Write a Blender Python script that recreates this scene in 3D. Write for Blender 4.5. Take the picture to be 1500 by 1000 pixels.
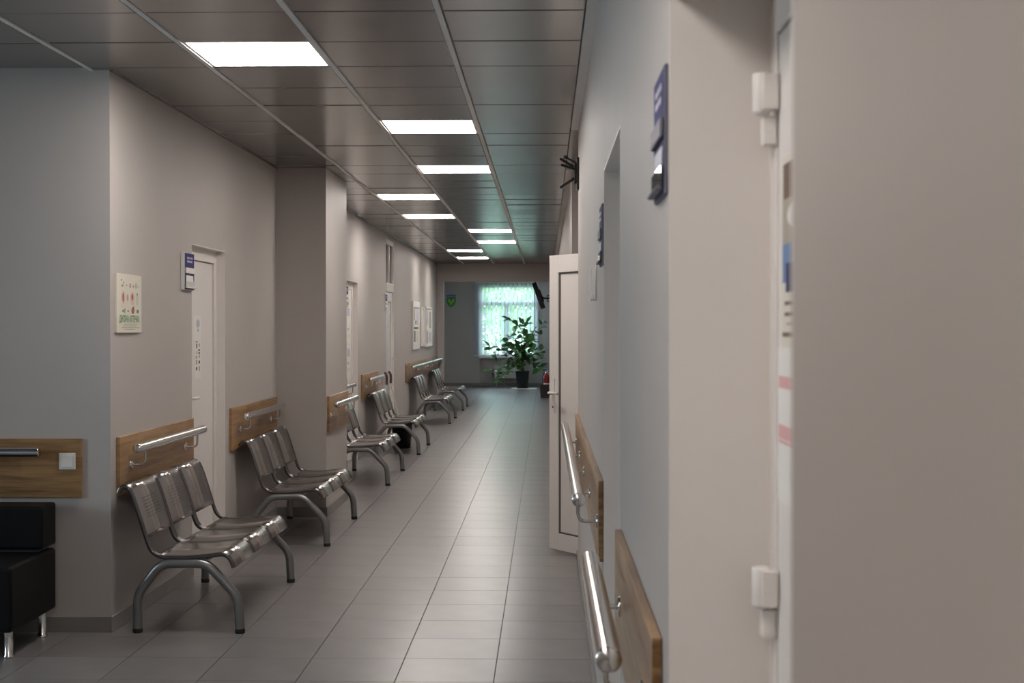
import bpy, math, random
from mathutils import Vector, Matrix
random.seed(7)
PI = math.pi
for o in list(bpy.data.objects):
    bpy.data.objects.remove(o, do_unlink=True)
SC = bpy.context.scene
COL = SC.collection

# ------------------------------------------------------------------ camera
F_PX = 2083.0                       # focal length in pixels for a 1500 px wide frame (50 mm on 36 mm)
EYE = 1.5
cam_d = bpy.data.cameras.new('camera')
cam_d.sensor_width = 36.0
cam_d.lens = 36.0 * F_PX / 1500.0
cam_d.clip_start = 0.05
cam_d.dof.use_dof = True
cam_d.dof.focus_distance = 9.5
cam_d.dof.aperture_fstop = 7.0
cam = bpy.data.objects.new('camera', cam_d)
COL.objects.link(cam)
cam.location = (0, 0, EYE)
cam.rotation_euler = (math.radians(90) - math.atan(20 / F_PX), 0, math.atan(50 / F_PX))
SC.camera = cam

# ------------------------------------------------------------------ world, exposure
LAMP = 25.0
SKY = 13.0
w = bpy.data.worlds.new('overcast_sky')
SC.world = w
w.use_nodes = True
nt = w.node_tree
bg = nt.nodes['Background']
tc = nt.nodes.new('ShaderNodeTexCoord')
sep = nt.nodes.new('ShaderNodeSeparateXYZ')
rmp = nt.nodes.new('ShaderNodeValToRGB')
nt.links.new(tc.outputs['Generated'], sep.inputs[0])
nt.links.new(sep.outputs['Z'], rmp.inputs[0])
nt.links.new(rmp.outputs[0], bg.inputs[0])
rmp.color_ramp.elements[0].color = (0.74, 0.87, 1.0, 1)
rmp.color_ramp.elements[1].color = (0.62, 0.79, 1.0, 1)
bg.inputs[1].default_value = SKY
SC.view_settings.view_transform = 'Standard'
SC.view_settings.look = 'None'
SC.view_settings.gamma = 1.0
SC.view_settings.use_curve_mapping = False
SC.view_settings.exposure = 0.0

# ------------------------------------------------------------------ main dimensions (metres; x right, y down the corridor)
XL, XR = -2.145, 0.205              # corridor wall faces
CEIL = 2.765
Y_ALC = 6.95                        # wall facing the camera beside the lobby
Y_HEAD = 28.0                       # header at the end of the corridor
Y_END = 36.5                        # window wall
Y_BACK = -8.0
X_LOB = -6.0
X_FARR = 0.09

def portal(name, loc, rot, sx, sy):
    d = bpy.data.lights.new(name, 'AREA')
    d.shape = 'RECTANGLE'; d.size = sx; d.size_y = sy
    d.cycles.is_portal = True
    o = bpy.data.objects.new(name, d)
    COL.objects.link(o)
    o.location = loc; o.rotation_euler = rot
portal('window_portal', (-0.98, Y_END + 0.3, 1.68), (-PI / 2, 0, 0), 1.5, 1.9)
portal('lobby_window_portal', (X_LOB - 0.27, 4.1, 1.6), (0, -PI / 2, 0), 1.6, 2.2)
portal('bay_fill_window_portal', (-3.42, 33.0, 1.65), (0, -PI / 2, 0), 1.7, 3.5)  # portal of the added, unseen bay side window

# ------------------------------------------------------------------ mesh builder
class MB:
    def __init__(s):
        s.v = []; s.f = []; s.m = []; s.sm = []
    def add(s, vs, fs, mi=0, smooth=False):
        b = len(s.v)
        s.v += [tuple(p) for p in vs]
        for f in fs:
            s.f.append(tuple(b + i for i in f)); s.m.append(mi); s.sm.append(smooth)
        return s
    def box(s, a, b, mi=0):
        x0, x1 = sorted((a[0], b[0])); y0, y1 = sorted((a[1], b[1])); z0, z1 = sorted((a[2], b[2]))
        vs = [(x0, y0, z0), (x1, y0, z0), (x1, y1, z0), (x0, y1, z0), (x0, y0, z1), (x1, y0, z1), (x1, y1, z1), (x0, y1, z1)]
        return s.add(vs, [(0, 3, 2, 1), (4, 5, 6, 7), (0, 1, 5, 4), (1, 2, 6, 5), (2, 3, 7, 6), (3, 0, 4, 7)], mi)
    def cbox(s, a, b, c, top=True, mi=0):
        """slab whose top (or bottom) face edge is chamfered by c"""
        x0, y0, z0 = a; x1, y1, z1 = b
        r = lambda z, d: [(x0 + d, y0 + d, z), (x1 - d, y0 + d, z), (x1 - d, y1 - d, z), (x0 + d, y1 - d, z)]
        if top:
            vs = r(z0, 0) + r(z1 - c, 0) + r(z1, c)
        else:
            vs = r(z0, c) + r(z0 + c, 0) + r(z1, 0)
        fs = [(3, 2, 1, 0), (8, 9, 10, 11)]
        for k in (0, 4):
            for i in range(4):
                j = (i + 1) % 4
                fs.append((k + i, k + j, k + 4 + j, k + 4 + i))
        return s.add(vs, fs, mi)
    def tube(s, pts, r, n=12, mi=0, caps=True, ry=None, up=None, smooth=True):
        pts = [Vector(p) for p in pts]
        N = len(pts)
        rs = r if isinstance(r, (list, tuple)) else [r] * N
        vs = []; fs = []
        t0 = (pts[1] - pts[0]).normalized()
        ref = Vector(up) if up else (Vector((0, 0, 1)) if abs(t0.z) < 0.9 else Vector((1, 0, 0)))
        nrm = (ref - t0 * ref.dot(t0)).normalized()
        for i in range(N):
            if i == 0: t = t0
            elif i == N - 1: t = (pts[i] - pts[i - 1]).normalized()
            else: t = ((pts[i + 1] - pts[i]).normalized() + (pts[i] - pts[i - 1]).normalized()).normalized()
            nrm = (nrm - t * nrm.dot(t)).normalized()
            bi = t.cross(nrm)
            for k in range(n):
                a = 2 * PI * k / n
                q = (ry / r) if ry else 1
                vs.append(pts[i] + nrm * (math.cos(a) * rs[i]) + bi * (math.sin(a) * rs[i] * q))
        for i in range(N - 1):
            for k in range(n):
                k2 = (k + 1) % n
                fs.append((i * n + k, i * n + k2, (i + 1) * n + k2, (i + 1) * n + k))
        s.add(vs, fs, mi, smooth)
        if caps:
            s.add(vs[:n], [tuple(range(n - 1, -1, -1))], mi)
            s.add(vs[-n:], [tuple(range(n))], mi)
        return s
    def lathe(s, prof, n=24, c=(0, 0, 0), mi=0, axis='z', smooth=True):
        vs = []; fs = []
        for (r, h) in prof:
            for k in range(n):
                a = 2 * PI * k / n
                if axis == 'z': p = (c[0] + r * math.cos(a), c[1] + r * math.sin(a), c[2] + h)
                elif axis == 'x': p = (c[0] + h, c[1] + r * math.cos(a), c[2] + r * math.sin(a))
                else: p = (c[0] + r * math.sin(a), c[1] + h, c[2] + r * math.cos(a))
                vs.append(p)
        m = len(prof)
        for i in range(m - 1):
            for k in range(n):
                k2 = (k + 1) % n
                fs.append((i * n + k, i * n + k2, (i + 1) * n + k2, (i + 1) * n + k))
        s.add(vs, fs, mi, smooth)
        if prof[0][0] > 1e-6: s.add(vs[:n], [tuple(range(n - 1, -1, -1))], mi)
        if prof[-1][0] > 1e-6: s.add(vs[-n:], [tuple(range(n))], mi)
        return s
    def prism(s, poly, x0, x1, mi=0):
        """polygon in (y, z), extruded along x"""
        n = len(poly)
        vs = [(x0, p[0], p[1]) for p in poly] + [(x1, p[0], p[1]) for p in poly]
        fs = [tuple(range(n - 1, -1, -1)), tuple(range(n, 2 * n))]
        for i in range(n):
            j = (i + 1) % n
            fs.append((i, j, n + j, n + i))
        return s.add(vs, fs, mi)
    def strip(s, prof, y0, y1, th, mi=0, ny=1):
        """sheet of thickness th following prof (x, z) from y0 to y1"""
        P = [Vector((p[0], 0, p[1])) for p in prof]
        n = len(P); nor = []
        for i in range(n):
            t = (P[min(i + 1, n - 1)] - P[max(i - 1, 0)]).normalized()
            nor.append(Vector((-t.z, 0, t.x)))
        vs = []
        for i in range(n):
            for d in (0, th):
                q = P[i] - nor[i] * d
                vs += [(q.x, y0, q.z), (q.x, y1, q.z)]
        fs = []
        for i in range(n - 1):
            a = i * 4; b = a + 4
            fs += [(a, a + 1, b + 1, b), (a + 2, b + 2, b + 3, a + 3), (a, b, b + 2, a + 2), (a + 1, a + 3, b + 3, b + 1)]
        fs += [(0, 2, 3, 1), ((n - 1) * 4, (n - 1) * 4 + 1, (n - 1) * 4 + 3, (n - 1) * 4 + 2)]
        return s.add(vs, fs, mi, True)
    def mesh(s, name, mats):
        me = bpy.data.meshes.new(name)
        me.from_pydata(s.v, [], s.f)
        for m in (mats if isinstance(mats, (list, tuple)) else [mats]):
            me.materials.append(m)
        me.polygons.foreach_set('material_index', s.m)
        me.polygons.foreach_set('use_smooth', s.sm)
        me.update()
        return me
    def build(s, name, mats, parent=None, loc=None, bevel=0, seg=2):
        o = link(name, s.mesh(name, mats), parent, loc)
        if bevel:
            b = o.modifiers.new('bevel', 'BEVEL'); b.width = bevel; b.segments = seg; b.limit_method = 'ANGLE'; b.angle_limit = math.radians(40)
            b.harden_normals = False
        return o

def link(name, data, parent=None, loc=None, rotz=0):
    o = bpy.data.objects.new(name, data)
    COL.objects.link(o)
    if parent: o.parent = parent
    if loc: o.location = loc
    if rotz: o.rotation_euler = (0, 0, rotz)
    return o
def tag(o, label, cat, group=None):
    o['label'] = label; o['category'] = cat
    if group: o['group'] = group
    return o
def thing(name, label, cat, loc=(0, 0, 0), rotz=0, group=None):
    o = link(name, None, None, loc, rotz)
    o.empty_display_size = 0.1
    return tag(o, label, cat, group)
def struct(o, label=None):
    o['kind'] = 'structure'
    if label: o['label'] = label
    return o
def dup(root, loc=None, rotz=None, label=None, group=None):
    r = root.copy(); COL.objects.link(r)
    if loc: r.location = loc
    if rotz is not None: r.rotation_euler = (0, 0, rotz)
    if label: r['label'] = label
    if group: r['group'] = group
    for ch in list(root.children):
        c = ch.copy(); COL.objects.link(c); c.parent = r
        for g in list(ch.children):
            d = g.copy(); COL.objects.link(d); d.parent = c
    return r
def catmull(pts, k=5):
    P = [Vector(p) for p in pts]; out = []
    for i in range(len(P) - 1):
        p0 = P[max(i - 1, 0)]; p1 = P[i]; p2 = P[i + 1]; p3 = P[min(i + 2, len(P) - 1)]
        for j in range(k):
            t = j / k
            out.append(0.5 * ((2 * p1) + (p2 - p0) * t + (2 * p0 - 5 * p1 + 4 * p2 - p3) * t * t + (3 * p1 - p0 - 3 * p2 + p3) * t ** 3))
    out.append(P[-1])
    return out
def fillet(pts, r, k=6):
    P = [Vector(p) for p in pts]; out = [P[0]]
    for i in range(1, len(P) - 1):
        a = (P[i - 1] - P[i]); b = (P[i + 1] - P[i])
        d = min(r, a.length * 0.45, b.length * 0.45)
        s = P[i] + a.normalized() * d; e = P[i] + b.normalized() * d
        for j in range(k + 1):
            t = j / k
            out.append(s * (1 - t) ** 2 + P[i] * 2 * t * (1 - t) + e * t * t)
    out.append(P[-1])
    return out

# ------------------------------------------------------------------ materials
MAT = {}
def mat(name, col, rough=0.5, metal=0.0, spec=0.5, noise=0.0, nscale=8.0, bump=0.0, bscale=60.0, rand=0.0, stretch=None, coat=0.0):
    m = bpy.data.materials.new(name); m.use_nodes = True
    n = m.node_tree.nodes; l = m.node_tree.links
    p = n['Principled BSDF']
    p.inputs['Base Color'].default_value = (*col, 1)
    p.inputs['Roughness'].default_value = rough
    p.inputs['Metallic'].default_value = metal
    p.inputs['Specular IOR Level'].default_value = spec
    if coat: p.inputs['Coat Weight'].default_value = coat
    tcn = n.new('ShaderNodeTexCoord')
    vec = tcn.outputs['Object']
    if stretch:
        mp = n.new('ShaderNodeMapping'); mp.inputs['Scale'].default_value = stretch
        l.new(vec, mp.inputs[0]); vec = mp.outputs[0]
    src = None
    if noise or rand:
        nz = n.new('ShaderNodeTexNoise'); nz.inputs['Scale'].default_value = nscale; nz.inputs['Detail'].default_value = 5
        l.new(vec, nz.inputs['Vector'])
        mr = n.new('ShaderNodeMapRange'); mr.inputs[1].default_value = 0.25; mr.inputs[2].default_value = 0.75
        mr.inputs[3].default_value = 1 - noise; mr.inputs[4].default_value = 1 + noise
        l.new(nz.outputs[0], mr.inputs[0]); src = mr.outputs[0]
        if rand:
            oi = n.new('ShaderNodeObjectInfo')
            m2 = n.new('ShaderNodeMapRange'); m2.inputs[3].default_value = 1 - rand; m2.inputs[4].default_value = 1 + rand
            l.new(oi.outputs['Random'], m2.inputs[0])
            mu = n.new('ShaderNodeMath'); mu.operation = 'MULTIPLY'
            l.new(src, mu.inputs[0]); l.new(m2.outputs[0], mu.inputs[1]); src = mu.outputs[0]
        vm = n.new('ShaderNodeVectorMath'); vm.operation = 'SCALE'
        vm.inputs[0].default_value = col
        l.new(src, vm.inputs['Scale']); l.new(vm.outputs[0], p.inputs['Base Color'])
    if bump:
        nb = n.new('ShaderNodeTexNoise'); nb.inputs['Scale'].default_value = bscale; nb.inputs['Detail'].default_value = 3
        l.new(vec, nb.inputs['Vector'])
        bp = n.new('ShaderNodeBump'); bp.inputs['Strength'].default_value = bump; bp.inputs['Distance'].default_value = 0.002
        l.new(nb.outputs[0], bp.inputs['Height']); l.new(bp.outputs[0], p.inputs['Normal'])
    MAT[name] = m
    return m
WALL = mat('wall_paint', (0.46, 0.425, 0.402), 0.5, spec=0.25, noise=0.02, nscale=3, bump=0.12, bscale=180)
CEILM = mat('ceiling_metal', (0.285, 0.272, 0.268), 0.20, metal=0.85, noise=0.02, nscale=2, rand=0.05)
TBAR = mat('grid_metal', (0.78, 0.75, 0.73), 0.5)
VOID = mat('ceiling_void', (0.03, 0.03, 0.03), 0.9)
TILE = mat('floor_tile_stone', (0.192, 0.181, 0.178), 0.29, spec=0.5, noise=0.13, nscale=4, rand=0.06)
GROUT = mat('grout', (0.11, 0.10, 0.095), 0.9)
SKIRT = mat('skirting_tile', (0.22, 0.205, 0.19), 0.45, noise=0.08, nscale=6)
PVC = mat('white_plastic', (0.72, 0.68, 0.65), 0.35, noise=0.01)
PVCD = mat('seal_rubber', (0.10, 0.095, 0.09), 0.7)
STEEL = mat('seat_steel', (0.38, 0.355, 0.345), 0.24, metal=1.0)
RAILM = mat('seat_edge_steel', (0.17, 0.16, 0.157), 0.26, metal=1.0)
LEGM = mat('leg_metallic_paint', (0.25, 0.25, 0.25), 0.34, metal=0.8, noise=0.04, nscale=12)
CHROME = mat('polished_steel', (0.70, 0.68, 0.66), 0.16, metal=1.0)
RUBBER = mat('black_rubber', (0.015, 0.015, 0.015), 0.7)
LEATHER = mat('black_leather', (0.003, 0.003, 0.0035), 0.5, spec=0.2, bump=0.25, bscale=120)
BLACKP = mat('black_plastic', (0.012, 0.012, 0.013), 0.45)
DGREY = mat('dark_grey_plastic', (0.045, 0.045, 0.045), 0.5)
WHITEP = mat('white_card', (0.78, 0.76, 0.72), 0.5)
CREAM = mat('poster_card', (0.70, 0.66, 0.56), 0.5, noise=0.04, nscale=4)
BLUE = mat('print_blue', (0.035, 0.035, 0.16), 0.6, spec=0.2)
NAVY = mat('print_navy', (0.045, 0.045, 0.12), 0.6, spec=0.2)
SLATE = mat('print_slate', (0.14, 0.14, 0.18), 0.45, spec=0.3)
LILAC = mat('print_lilac', (0.45, 0.44, 0.55), 0.4)
GREEN = mat('print_green', (0.10, 0.28, 0.10), 0.5)
PGREEN = mat('print_pale_green', (0.50, 0.60, 0.42), 0.5)
RED = mat('print_red', (0.36, 0.09, 0.07), 0.5)
PINK = mat('print_pink', (0.66, 0.36, 0.36), 0.5)
PEACH = mat('print_peach', (0.68, 0.50, 0.42), 0.5)
DARK = mat('print_dark', (0.06, 0.06, 0.05), 0.6)
TAUPE = mat('print_taupe', (0.40, 0.36, 0.28), 0.6)
BROWN = mat('print_brown', (0.16, 0.10, 0.07), 0.6)
SKYB = mat('print_sky_blue', (0.12, 0.22, 0.42), 0.5)
SHG = mat('shield_green', (0.03, 0.26, 0.05), 0.4)
SHY = mat('shield_yellow_green', (0.42, 0.68, 0.06), 0.4)
SHB = mat('shield_blue', (0.10, 0.14, 0.42), 0.4)
EXTR = mat('extinguisher_red', (0.30, 0.015, 0.02), 0.3)
CRUT = mat('walking_stick_brown', (0.12, 0.06, 0.04), 0.45)
LEAF = mat('plant_leaf', (0.04, 0.125, 0.02), 0.38, noise=0.3, nscale=9, rand=0.35)
BARK = mat('plant_stem', (0.09, 0.07, 0.04), 0.8, noise=0.2, nscale=40)
SOIL = mat('potting_soil', (0.02, 0.015, 0.01), 0.95, bump=1, bscale=50)
GRASS = mat('lawn', (0.10, 0.22, 0.05), 0.9, noise=0.3, nscale=3)
RADI = mat('radiator_enamel', (0.75, 0.73, 0.70), 0.35)
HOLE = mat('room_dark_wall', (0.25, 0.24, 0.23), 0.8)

def wood_mat():
    m = bpy.data.materials.new('oak_board'); m.use_nodes = True
    n = m.node_tree.nodes; l = m.node_tree.links; p = n['Principled BSDF']
    tcn = n.new('ShaderNodeTexCoord'); oi = n.new('ShaderNodeObjectInfo')
    add = n.new('ShaderNodeVectorMath'); add.operation = 'ADD'
    sc = n.new('ShaderNodeVectorMath'); sc.operation = 'SCALE'; sc.inputs[0].default_value = (3, 7, 0); l.new(oi.outputs['Random'], sc.inputs['Scale'])
    l.new(tcn.outputs['Object'], add.inputs[0]); l.new(sc.outputs[0], add.inputs[1])
    # three staves per board, each with its own tone, running lengthwise (y)
    s = n.new('ShaderNodeSeparateXYZ'); l.new(add.outputs[0], s.inputs[0])
    dz = n.new('ShaderNodeMath'); dz.operation = 'MULTIPLY'; dz.inputs[1].default_value = 10.5; l.new(s.outputs['Z'], dz.inputs[0])
    fl = n.new('ShaderNodeMath'); fl.operation = 'FLOOR'; l.new(dz.outputs[0], fl.inputs[0])
    yo = n.new('ShaderNodeMath'); yo.operation = 'MULTIPLY_ADD'; yo.inputs[1].default_value = 0.37; l.new(fl.outputs[0], yo.inputs[0])
    l.new(s.outputs['Y'], yo.inputs[2])
    dy = n.new('ShaderNodeMath'); dy.operation = 'MULTIPLY'; dy.inputs[1].default_value = 1.3; l.new(yo.outputs[0], dy.inputs[0])
    fy = n.new('ShaderNodeMath'); fy.operation = 'FLOOR'; l.new(dy.outputs[0], fy.inputs[0])
    cb = n.new('ShaderNodeCombineXYZ'); l.new(fl.outputs[0], cb.inputs[0]); l.new(fy.outputs[0], cb.inputs[1])
    wn = n.new('ShaderNodeTexWhiteNoise'); l.new(cb.outputs[0], wn.inputs['Vector'])
    mp = n.new('ShaderNodeMapping'); mp.inputs['Scale'].default_value = (6, 1.2, 22); l.new(add.outputs[0], mp.inputs[0])
    nz = n.new('ShaderNodeTexNoise'); nz.inputs['Scale'].default_value = 2.2; nz.inputs['Detail'].default_value = 7; nz.inputs['Distortion'].default_value = 0.6
    l.new(mp.outputs[0], nz.inputs['Vector'])
    mx = n.new('ShaderNodeMath'); mx.operation = 'MULTIPLY_ADD'; mx.inputs[1].default_value = 0.28; l.new(wn.outputs['Value'], mx.inputs[0]); l.new(nz.outputs[0], mx.inputs[2])
    cr = n.new('ShaderNodeValToRGB'); l.new(mx.outputs[0], cr.inputs[0])
    cr.color_ramp.elements[0].position = 0.35; cr.color_ramp.elements[0].color = (0.14, 0.070, 0.027, 1)
    cr.color_ramp.elements[1].position = 0.88; cr.color_ramp.elements[1].color = (0.40, 0.235, 0.10, 1)
    l.new(cr.outputs[0], p.inputs['Base Color'])
    p.inputs['Roughness'].default_value = 0.32
    p.inputs['Specular IOR Level'].default_value = 0.5
    return m
OAK = wood_mat()
OAKE = mat('oak_edge', (0.13, 0.06, 0.025), 0.6, noise=0.2, nscale=20)

def emit(name, col, st):
    m = bpy.data.materials.new(name); m.use_nodes = True
    n = m.node_tree.nodes; l = m.node_tree.links
    n.remove(n['Principled BSDF'])
    e = n.new('ShaderNodeEmission'); e.inputs[0].default_value = (*col, 1); e.inputs[1].default_value = st
    l.new(e.outputs[0], n['Material Output'].inputs[0])
    return m
LED = emit('led_diffuser', (1.0, 0.925, 0.868), LAMP)

def glass_mat(name, tint, refl=1.0):
    m = bpy.data.materials.new(name); m.use_nodes = True
    n = m.node_tree.nodes; l = m.node_tree.links
    n.remove(n['Principled BSDF'])
    t = n.new('ShaderNodeBsdfTransparent'); t.inputs[0].default_value = (*tint, 1)
    g = n.new('ShaderNodeBsdfGlossy'); g.inputs['Roughness'].default_value = 0.02
    fr = n.new('ShaderNodeFresnel'); fr.inputs[0].default_value = 1.5
    mx = n.new('ShaderNodeMixShader')
    l.new(fr.outputs[0], mx.inputs[0]); l.new(t.outputs[0], mx.inputs[1]); l.new(g.outputs[0], mx.inputs[2])
    l.new(mx.outputs[0], n['Material Output'].inputs[0])
    return m
GLASS = glass_mat('window_glass', (0.93, 0.96, 0.95))
DGLASS = mat('dark_room_glass', (0.05, 0.05, 0.05), 0.04, spec=0.8)
FROST = mat('frosted_glass', (0.62, 0.64, 0.62), 0.25, spec=0.6)

def sheer_mat():
    m = bpy.data.materials.new('blind_fabric'); m.use_nodes = True
    n = m.node_tree.nodes; l = m.node_tree.links
    n.remove(n['Principled BSDF'])
    d = n.new('ShaderNodeBsdfDiffuse'); d.inputs[0].default_value = (0.80, 0.84, 0.88, 1)
    t = n.new('ShaderNodeBsdfTranslucent'); t.inputs[0].default_value = (0.88, 0.90, 0.93, 1)
    p = n.new('ShaderNodeBsdfTransparent'); p.inputs[0].default_value = (0.95, 0.97, 1.0, 1)
    a = n.new('ShaderNodeMixShader'); a.inputs[0].default_value = 0.72
    b = n.new('ShaderNodeMixShader'); b.inputs[0].default_value = 0.45
    l.new(d.outputs[0], a.inputs[1]); l.new(t.outputs[0], a.inputs[2])
    l.new(a.outputs[0], b.inputs[1]); l.new(p.outputs[0], b.inputs[2])
    l.new(b.outputs[0], n['Material Output'].inputs[0])
    return m
SHEER = sheer_mat()

def foliage_mat(name, c):
    m = bpy.data.materials.new(name); m.use_nodes = True
    n = m.node_tree.nodes; l = m.node_tree.links
    n.remove(n['Principled BSDF'])
    d = n.new('ShaderNodeBsdfDiffuse'); t = n.new('ShaderNodeBsdfTranslucent')
    nz = n.new('ShaderNodeTexNoise'); nz.inputs['Scale'].default_value = 2.5
    tcn = n.new('ShaderNodeTexCoord'); l.new(tcn.outputs['Object'], nz.inputs['Vector'])
    cr = n.new('ShaderNodeValToRGB'); l.new(nz.outputs[0], cr.inputs[0])
    cr.color_ramp.elements[0].position = 0.3; cr.color_ramp.elements[0].color = (*[x * 0.6 for x in c], 1)
    cr.color_ramp.elements[1].position = 0.7; cr.color_ramp.elements[1].color = (*[min(1, x * 1.4) for x in c], 1)
    l.new(cr.outputs[0], d.inputs[0]); l.new(cr.outputs[0], t.inputs[0])
    a = n.new('ShaderNodeMixShader'); a.inputs[0].default_value = 0.5
    l.new(d.outputs[0], a.inputs[1]); l.new(t.outputs[0], a.inputs[2])
    l.new(a.outputs[0], n['Material Output'].inputs[0])
    return m

def perforated_mat():
    """seat steel with a patch of small round punched holes in the middle of each panel (flat grid in local y and arc height)"""
    m = STEEL.copy(); m.name = 'perforated_seat_steel'
    n = m.node_tree.nodes; l = m.node_tree.links; p = n['Principled BSDF']
    tcn = n.new('ShaderNodeTexCoord'); s = n.new('ShaderNodeSeparateXYZ'); l.new(tcn.outputs['Object'], s.inputs[0])
    def mth(op, a, b=None, c=None):
        q = n.new('ShaderNodeMath'); q.operation = op
        for i, v in enumerate((a, b, c)):
            if v is None: continue
            if isinstance(v, (int, float)): q.inputs[i].default_value = v
            else: l.new(v, q.inputs[i])
        return q.outputs[0]
    Y = s.outputs['Y']
    along = mth('SUBTRACT', s.outputs['Z'], mth('MULTIPLY', s.outputs['X'], 1.0))
    g = 62.0
    fy = mth('SUBTRACT', mth('FRACT', mth('MULTIPLY', Y, g)), 0.5)
    fz = mth('SUBTRACT', mth('FRACT', mth('MULTIPLY', along, g * 0.8)), 0.5)
    r = mth('SQRT', mth('ADD', mth('MULTIPLY', fy, fy), mth('MULTIPLY', fz, fz)))
    dot = mth('LESS_THAN', r, 0.2)
    iny = mth('LESS_THAN', mth('ABSOLUTE', Y), 0.13)
    inz = mth('LESS_THAN', mth('ABSOLUTE', mth('SUBTRACT', s.outputs['Z'], 0.60)), 0.055)
    mask = mth('MULTIPLY', dot, mth('MULTIPLY', iny, inz))
    tr = n.new('ShaderNodeBsdfTransparent'); mx = n.new('ShaderNodeMixShader')
    l.new(mask, mx.inputs[0]); l.new(p.outputs[0], mx.inputs[1]); l.new(tr.outputs[0], mx.inputs[2])
    l.new(mx.outputs[0], n['Material Output'].inputs[0])
    return m
PERF = perforated_mat()

# ================================================================== STRUCTURE
# ---- floor: grout bed with one tile object per visible tile
T = 0.42
fl = struct(MB().box((X_LOB, Y_BACK, -0.1), (0.7, Y_END + 0.3, -0.004)).build('floor', GROUT))
tile_me = MB().cbox((0.0015, 0.0015, -0.008), (T - 0.0015, T - 0.0015, 0.0), 0.0008).mesh('tile', TILE)
X0 = -0.222 - 5 * T                 # left edge of the corridor's leftmost tile column
Y0 = 8.945 - 8 * T                  # first row in view
spots = []
far = MB()
nx0 = math.floor((X_LOB - X0) / T)
for j in range(-33, 74):
    for i in range(nx0, 7):
        x = X0 + i * T; y = Y0 + j * T
        if x > 0.3 or y > Y_END: continue
        if x + T < XL - 0.05 and Y_ALC + 0.05 < y < Y_HEAD: continue
        vis = y > 5.55 and -3.0 < x + T * 0.5 and (y < Y_ALC or x >= X0 - 1e-6) and i <= 5
        (spots if vis else None)
        if vis and len(spots) < 296: spots.append((x, y))
        else: far.box((x + .002, y + .002, -0.008), (x + T - .002, min(y + T - .002, Y_END + .2), 0.0))
for k, (x, y) in enumerate(spots):
    link('tile' if k == 0 else 'tile.%03d' % k, tile_me, fl, (x, y, 0))
o = far.build('tiles', TILE, fl); o['kind'] = 'stuff'

# ---- ceiling: dark void above, metal cassettes, grid bars
ce = struct(MB().box((X_LOB, Y_BACK, CEIL + 0.06), (0.7, Y_END + 0.3, CEIL + 0.2)).build('ceiling', VOID))
C = 0.6
CX0 = -2.23; CY0 = 5.683
LIGHTS = {(1, 1), (2, 5), (2, 9), (1, 13), (1, 17), (2, 21), (2, 25), (1, 29), (1, 33), (2, -7), (2, -11), (1, -15), (1, -19),
          }
cas_me = MB().cbox((0.013, 0.0025, 0.0), (C - 0.013, C - 0.0025, 0.03), 0.007, top=False).mesh('cassette', CEILM)
rest = MB(); n_c = 0
for k in range(-22, 38):
    for i in range(-6, 4):
        x = CX0 + i * C; y = CY0 + k * C
        if (i, k) in LIGHTS: continue
        if i < 0 and y + C > Y_ALC + 0.35: continue
        if y + C > Y_HEAD: continue
        if k >= -2 and i >= -2:
            c = link('cassette' if n_c == 0 else 'cassette.%03d' % n_c, cas_me, ce, (x, y, CEIL)); n_c += 1
            c.rotation_euler = (random.gauss(0, 0.0035), random.gauss(0, 0.0010), 0)
        else:
            rest.box((x + .013, y + .003, CEIL), (x + C - .013, y + C - .003, CEIL + .03))
o = rest.build('cassettes', CEILM, ce); o['kind'] = 'stuff'
for i in range(-6, 4):
    x = CX0 + i * C
    y1 = Y_ALC if i < 1 else Y_HEAD
    MB().box((x - .012, Y_BACK, CEIL - 0.003), (x + .012, y1, CEIL + .02)).build('grid_bar', TBAR, ce)
MB().box((XR - 0.046, Y_BACK, CEIL - 0.004), (XR, 9.1, CEIL + .02)).build('edge_angle', TBAR, ce)
MB().box((XR - 0.046, 11.4, CEIL - 0.004), (XR, Y_HEAD, CEIL + .02)).build('edge_angle', TBAR, ce)
MB().box((XR - 0.046, 9.1, CEIL), (0.6, 11.4, CEIL + .02)).build('edge_panel', CEILM, ce)
MB().box((XL, Y_HEAD - 0.13, CEIL), (XR, Y_HEAD, CEIL + .02)).build('edge_panel', CEILM, ce)
MB().box((XL, Y_ALC, CEIL - 0.004), (XL + 0.02, Y_HEAD, CEIL + .02)).build('edge_angle', CEILM, ce)
MB().box((-3.3, Y_HEAD, CEIL), (0.4, Y_END, CEIL + .03)).build('plaster', WALL, ce)

# ---- walls
TH = CEIL + 0.03
def wall_run(mb, xa, xb, y0, y1, openings):
    """boxes between openings (ya, yb, ztop) from y0 to y1"""
    y = y0
    for (a, b, zt) in openings:
        mb.box((xa, y, 0), (xb, a, TH))
        mb.box((xa, a, zt), (xb, b, TH))
        y = b
    mb.box((xa, y, 0), (xb, y1, TH))
D1 = (8.56, 9.45, 2.01); D2 = (15.25, 16.15, 2.02); D3 = (19.0, 20.0, 2.70)
m = MB(); wall_run(m, XL - 0.25, XL, Y_ALC, Y_HEAD, [D1, D2, D3])
struct(m.build('wall_left', WALL))
struct(MB().box((X_LOB, Y_ALC, 0), (XL - 0.25, Y_ALC + 0.25, TH)).build('wall_alcove', WALL))
PX = -1.745; PY0, PY1 = 11.24, 12.40
struct(MB().box((XL, PY0, 0), (PX, PY1, TH)).build('wall_pillar', WALL))
R1 = (1.187, 2.37, 2.06); R2 = (3.95, 5.05, 2.06)
m = MB(); wall_run(m, XR, XR + 0.40, Y_BACK, 9.1, [R1, R2]); wall_run(m, XR, XR + 0.40, 11.4, Y_HEAD, [])
struct(m.build('wall_right', WALL))
m = MB(); wall_run(m, 0.47, 0.605, 9.1, 11.4, [(9.12, 10.32, 2.04)])
struct(m.build('wall_recess', WALL))
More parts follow.
